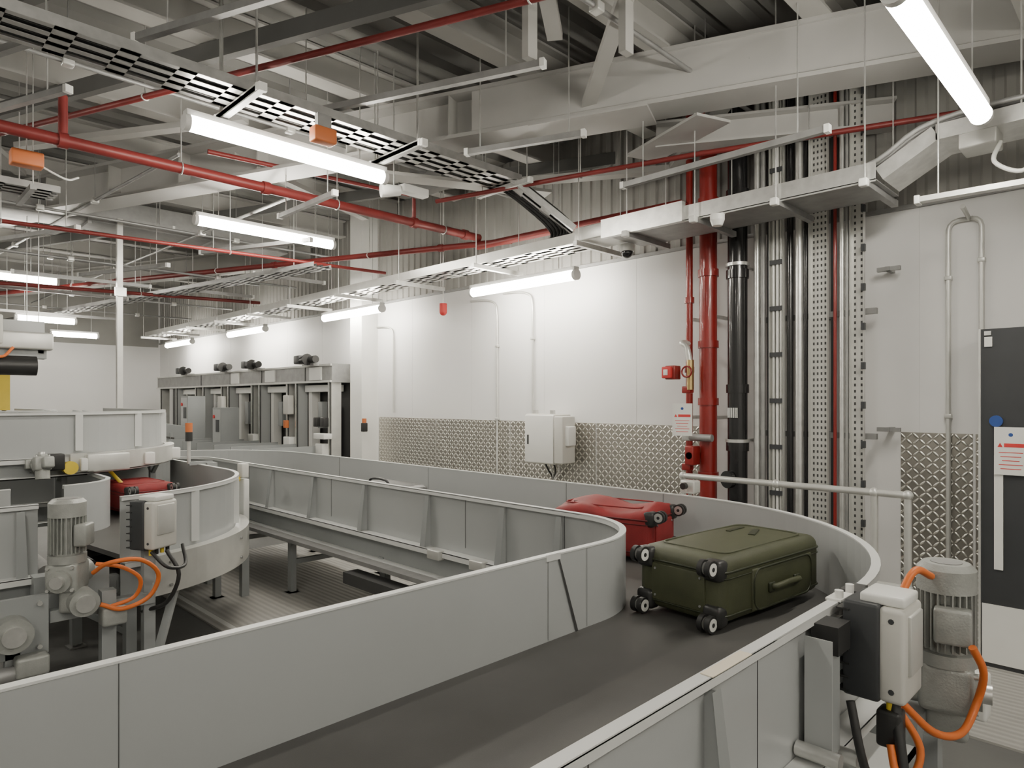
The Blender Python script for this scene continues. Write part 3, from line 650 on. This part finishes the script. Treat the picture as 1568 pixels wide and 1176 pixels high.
b=B('yellow_guard_panel'); b.bx(.0,1.35,9.6,9.63,1.55,2.0,YELLOW); b.bx(.1,1.25,9.59,9.6,1.72,1.82,WHITE); 
for x in (.05,1.3): b.bx(x-.02,x+.02,9.63,9.67,0,2.0,FRAME)
b.done()
# ------------------------------------------------------------ far row of fire shutters / screening portals
b=B('fire_shutter_row')
b.bx(4.95,5.3,8.62,16.2,1.93,2.20,ALUD); b.bx(4.93,4.95,8.62,16.2,2.17,2.20,ALUP); b.bx(4.92,4.95,8.62,16.2,1.93,1.96,ALUP)
b.bx(5.27,5.3,8.62,16.2,0,1.93,BLACK)  # black sheet paints the darkness inside the openings
for k,y in enumerate([8.7,9.7,10.0,11.0,11.3,12.3,12.6,13.5,13.9,15.0,16.0]):
    b.bx(4.96,5.12,y-.05,y+.05,0,1.93,GUARD if k%2 else ALUP); b.bx(4.94,4.96,y-.015,y+.015,0,1.93,ALU); b.bx(4.945,4.96,y-.05,y-.04,0,1.93,SEAM)
for y in [9.4,10.9,12.2,13.6]: b.bx(4.94,4.95,y-.002,y+.002,1.95,2.2,SEAM)
for y in (8.9,10.4,11.8): b.bx(4.93,4.95,y,y+.35,1.97,2.16,WHITE)
for y0,y1 in ((8.8,9.6),(10.1,10.9),(11.4,12.2),(12.7,13.4),(14,14.9)):
    b.bx(5.1,5.24,y1-.12,y1-.02,.6,1.9,WHITE); b.bx(5.02,5.25,y0,y1,.6,.72,GUARD); b.bx(5.2,5.23,y0+.1,y0+.3,.75,1.55,DARKG); b.rbox((5.1,y0+.35,1.45),(.1,.12,.4),.01,FRAME)
    b.bx(5.05,5.25,y0,y1,1.80,1.90,WHITE)
for y in (9.1,11.0,12.2,14.2):
    b.cyl((4.85,y-.2,2.27),(4.85,y+.25,2.27),.055,BLACK,16); b.rbox((4.86,y+.3,2.28),(.14,.16,.13),.02,DARKG); b.cyl((4.8,y-.05,2.27),(4.8,y-.02,2.27),.085,BLACK,16)
    b.bx(4.84,4.98,y-.15,y+.2,2.18,2.215,ALUD)
for y in (9.85,12.45): b.rbox((4.9,y,1.6),(.1,.18,.3),.015,CREAM); b.rbox((4.86,y,1.3),(.06,.08,.12),.01,ORBOX)
for y in (9.85,11.15): b.rbox((4.92,y,1.0),(.12,.2,.2),.01,WHITE)
for y in (8.75,8.95): b.rbox((4.9,y,1.35),(.08,.1,.14),.01,BLACK)
b.rbox((4.88,8.75,1.15),(.14,.3,.08),.01,WHITE); b.rbox((4.9,8.8,.95),(.12,.2,.18),.01,WHITE)
b.done()
b=B('incline_conveyor')
for dy in (0,.7):
    b.beam((2.9,13.5+dy,1.35),(4.3,12.5+dy,1.05),.05,.3,FRAME)
b.beam((2.9,13.85,1.28),(4.3,12.85,1.0),.66,.03,BELT)
for p in ((3.1,13.35),(4.1,12.65)): b.bx(p[0]-.04,p[0]+.04,p[1]-.04,p[1]+.04,0,1.1,FRAME)
b.done()
b=B('feeder_conveyor')
for y0 in (8.9,10.2,11.5): 
    b.bx(3.9,4.9,y0,y0+.03,.7,1.0,FRAME); b.bx(3.9,4.9,y0+.7,y0+.73,.7,1.0,FRAME); b.bx(3.9,4.9,y0+.03,y0+.7,.7,.73,BELT)
    for x in (4.0,4.8): b.bx(x,x+.06,y0,y0+.06,0,.7,FRAME); b.bx(x,x+.06,y0+.67,y0+.73,0,.7,FRAME)
b.done()
b=B('control_cabinet')
for (x,y,z1) in ((4.3,12.45,1.75),(4.35,11.1,1.55)):
    b.bx(x,x+.3,y,y+.35,.0,z1,FRAME); b.bx(x-.005,x,y+.02,y+.33,.05,z1-.03,GUARD); b.bx(x-.01,x-.005,y+.06,y+.2,z1-.4,z1-.2,DARKG); b.cyl((x-.02,y+.27,z1-.15),(x,y+.27,z1-.15),.03,REDS)
b.done()
# ------------------------------------------------------------ suitcases
def suitcase(name,L,Wd,T,body,trim,loc,rot,soft=0):
    b=B(name)
    def tp(co):
        z=co.z
        if z>0: z+= .012*math.cos(co.x/L*math.pi)*math.cos(co.y/Wd*math.pi)+soft*(.02*math.sin(9*co.x/L)+.012*math.cos(8*co.y/Wd))
        y=co.y*(1+.02*math.cos(co.x/L*math.pi))
        return V((co.x,y,z))
    cz=T/2+.012
    bm=bmesh.new(); bmesh.ops.create_cube(bm,size=1)
    for v in bm.verts: v.co=V((v.co.x*L,v.co.y*Wd,v.co.z*(T-.02)))
    bmesh.ops.bevel(bm,geom=bm.edges[:],offset=.045,segments=5,profile=.5,affect='EDGES')
    bmesh.ops.subdivide_edges(bm,edges=[e for e in bm.edges if e.calc_length()>.1],cuts=6,use_grid_fill=True)
    bm.verts.index_update()
    vs=[tp(v.co)+V((L/2,0,cz)) for v in bm.verts]; fs=[[v.index for v in f.verts] for f in bm.faces]; bm.free()
    b.add(vs,fs,body,True)
    def loop(y0,x0,x1,z0,z1,rr,r,m,n=6):
        pts=[]
        for cx,cz_,a0 in ((x1-rr,z1-rr,0),(x0+rr,z1-rr,90),(x0+rr,z0+rr,180),(x1-rr,z0+rr,270)):
            for i in range(n+1):
                a=math.radians(a0+90*i/n); pts.append((cx+rr*math.cos(a),y0,cz_+rr*math.sin(a)))
        pts.append(pts[0]); b.tube(pts,r,m,6,cap=False)
    for z,r in ((.06,.004),(T-.050,.005),(T-.075,.003)):
        pts=[]
        for cx,cy,a0 in ((L-.045,Wd/2-.045,0),(.045,Wd/2-.045,90),(.045,-Wd/2+.045,180),(L-.045,-Wd/2+.045,270)):
            for i in range(7):
                a=math.radians(a0+90*i/6); pts.append((cx+.048*math.cos(a),cy+.048*math.sin(a),z))
        pts.append(pts[0]); b.tube(pts,r,trim,6,cap=False)
    s=-Wd/2-.006
    b.rbox((L*.56,s+.004,T*.47),(L*.62,.02,T*.62),.009,body)
    loop(s-.005,L*.26,L*.86,T*.17,T*.77,.05,.005,trim)
    b.tube(sm([(L*.42,s-.005,T*.45),(L*.44,s-.03,T*.47),(L*.55,s-.036,T*.49),(L*.66,s-.03,T*.47),(L*.68,s-.005,T*.45)]),.013,body,8)
    for x in (.42,.68): b.rbox((L*x,s-.01,T*.45),(.045,.014,.04),.005,trim)
    pts=[]
    for cx,cy,a0 in ((L-.12,Wd/2-.1,0),(.14,Wd/2-.1,90),(.14,-Wd/2+.1,180),(L-.12,-Wd/2+.1,270)):
        for i in range(6):
            a=math.radians(a0+90*i/5); pts.append((cx+.05*math.cos(a),cy+.05*math.sin(a),T+.006))
    pts.append(pts[0]); b.tube(pts,.0045,body,6,cap=False)
    b.beam((L*.62,-.04,T+.012),(L*.80,.02,T+.010),.03,.008,trim); b.beam((L*.62,.08,T+.012),(L*.82,.10,T+.008),.02,.006,trim)
    b.rbox((L+.008,0,T*.5),(.02,.16,.03),.006,trim)
    b.rbox((-.002,0,T*.5),(.010,Wd*.62,T*.55),.004,body)
    for q in ((-.11,.3),(.11,.3),(-.11,.7),(.11,.7)): b.cyl((-.011,q[0],T*q[1]),(-.006,q[0],T*q[1]),.005,ALUD,8)
    for sy in (-1,1):
        for zz in (.036,T-.03):
            y=sy*(Wd/2-.045)
            b.rbox((.016,y,zz+(.02 if zz<.1 else -.015)),(.07,.085,.085),.02,BLACK)
            b.cyl((-.035,y-.02,zz),(-.035,y+.02,zz),.012,BLACK,10)
            b.rbox((-.02,y,zz),(.04,.02,.05),.008,BLACK)
            for o in (-.017,.017):
                b.cyl((-.04,y+o-.010,zz),(-.04,y+o+.010,zz),.034,BLACK,24)
                b.cyl((-.04,y+o-.0115,zz),(-.04,y+o+.0115,zz),.025,WHITE if o<0 else ALU,20)
                b.cyl((-.04,y+o-.0125,zz),(-.04,y+o+.0125,zz),.009,BLACK,10)
    return b.done(loc=loc,rot=(0,0,math.radians(rot)))
GRN=mat('olive_green_fabric',(0.062,0.068,0.034),0.48,0,0.12,12,bump=.25,bscale=500)
GRT=mat('olive_trim',(0.028,0.033,0.016),0.4)
RDF=mat('red_fabric',(0.25,0.018,0.02),0.6,0,0.15,12,bump=.25,bscale=500)
RDT=mat('dark_red_trim',(0.10,0.01,0.012),0.5)
suitcase('green_suitcase',.80,.42,.28,GRN,GRT,(2.42,1.455,ZB+.001),-5)
suitcase('red_suitcase',.64,.40,.29,RDF,RDT,(3.32,2.09,ZB+.001),101,soft=1)
b=B('black_holdall'); 
b.rbox((3.1,4.5,ZB+.125),(.4,.6,.24),.07,BLACK,4); b.tube(sm([(3.0,4.35,ZB+.22),(3.0,4.4,ZB+.28),(3.0,4.6,ZB+.28),(3.0,4.65,ZB+.22)]),.01,BLACK,8); b.done()
suitcase('red_suitcase',.6,.40,.24,RDF,RDT,(1.72,5.75,ZB+.001),95)
b=B('photocell_sensor'); b.rbox((3.72,2.15,1.12),(.08,.1,.08),.01,ALUP); b.cyl((3.72,2.15,1.0),(3.72,2.15,1.1),.012,ALU); b.cyl((3.66,2.15,1.13),(3.63,2.15,1.13),.02,BLACK); b.bx(3.66,3.74,2.12,2.18,.98,1.01,ALU); b.done()
# ------------------------------------------------------------ world + camera
w=bpy.data.worlds.new('World'); bpy.context.scene.world=w; w.use_nodes=True
w.node_tree.nodes['Background'].inputs[0].default_value=(0.5,0.5,0.5,1); w.node_tree.nodes['Background'].inputs[1].default_value=0.2
cam=bpy.data.cameras.new('Camera'); cam.sensor_width=36; cam.lens=23.42; cam.shift_y=0.0172; cam.clip_start=.02
co=bpy.data.objects.new('Camera',cam); bpy.context.scene.collection.objects.link(co)
co.location=(0,0,1.65); co.rotation_euler=(math.radians(90),0,math.radians(-45))
bpy.context.scene.camera=co
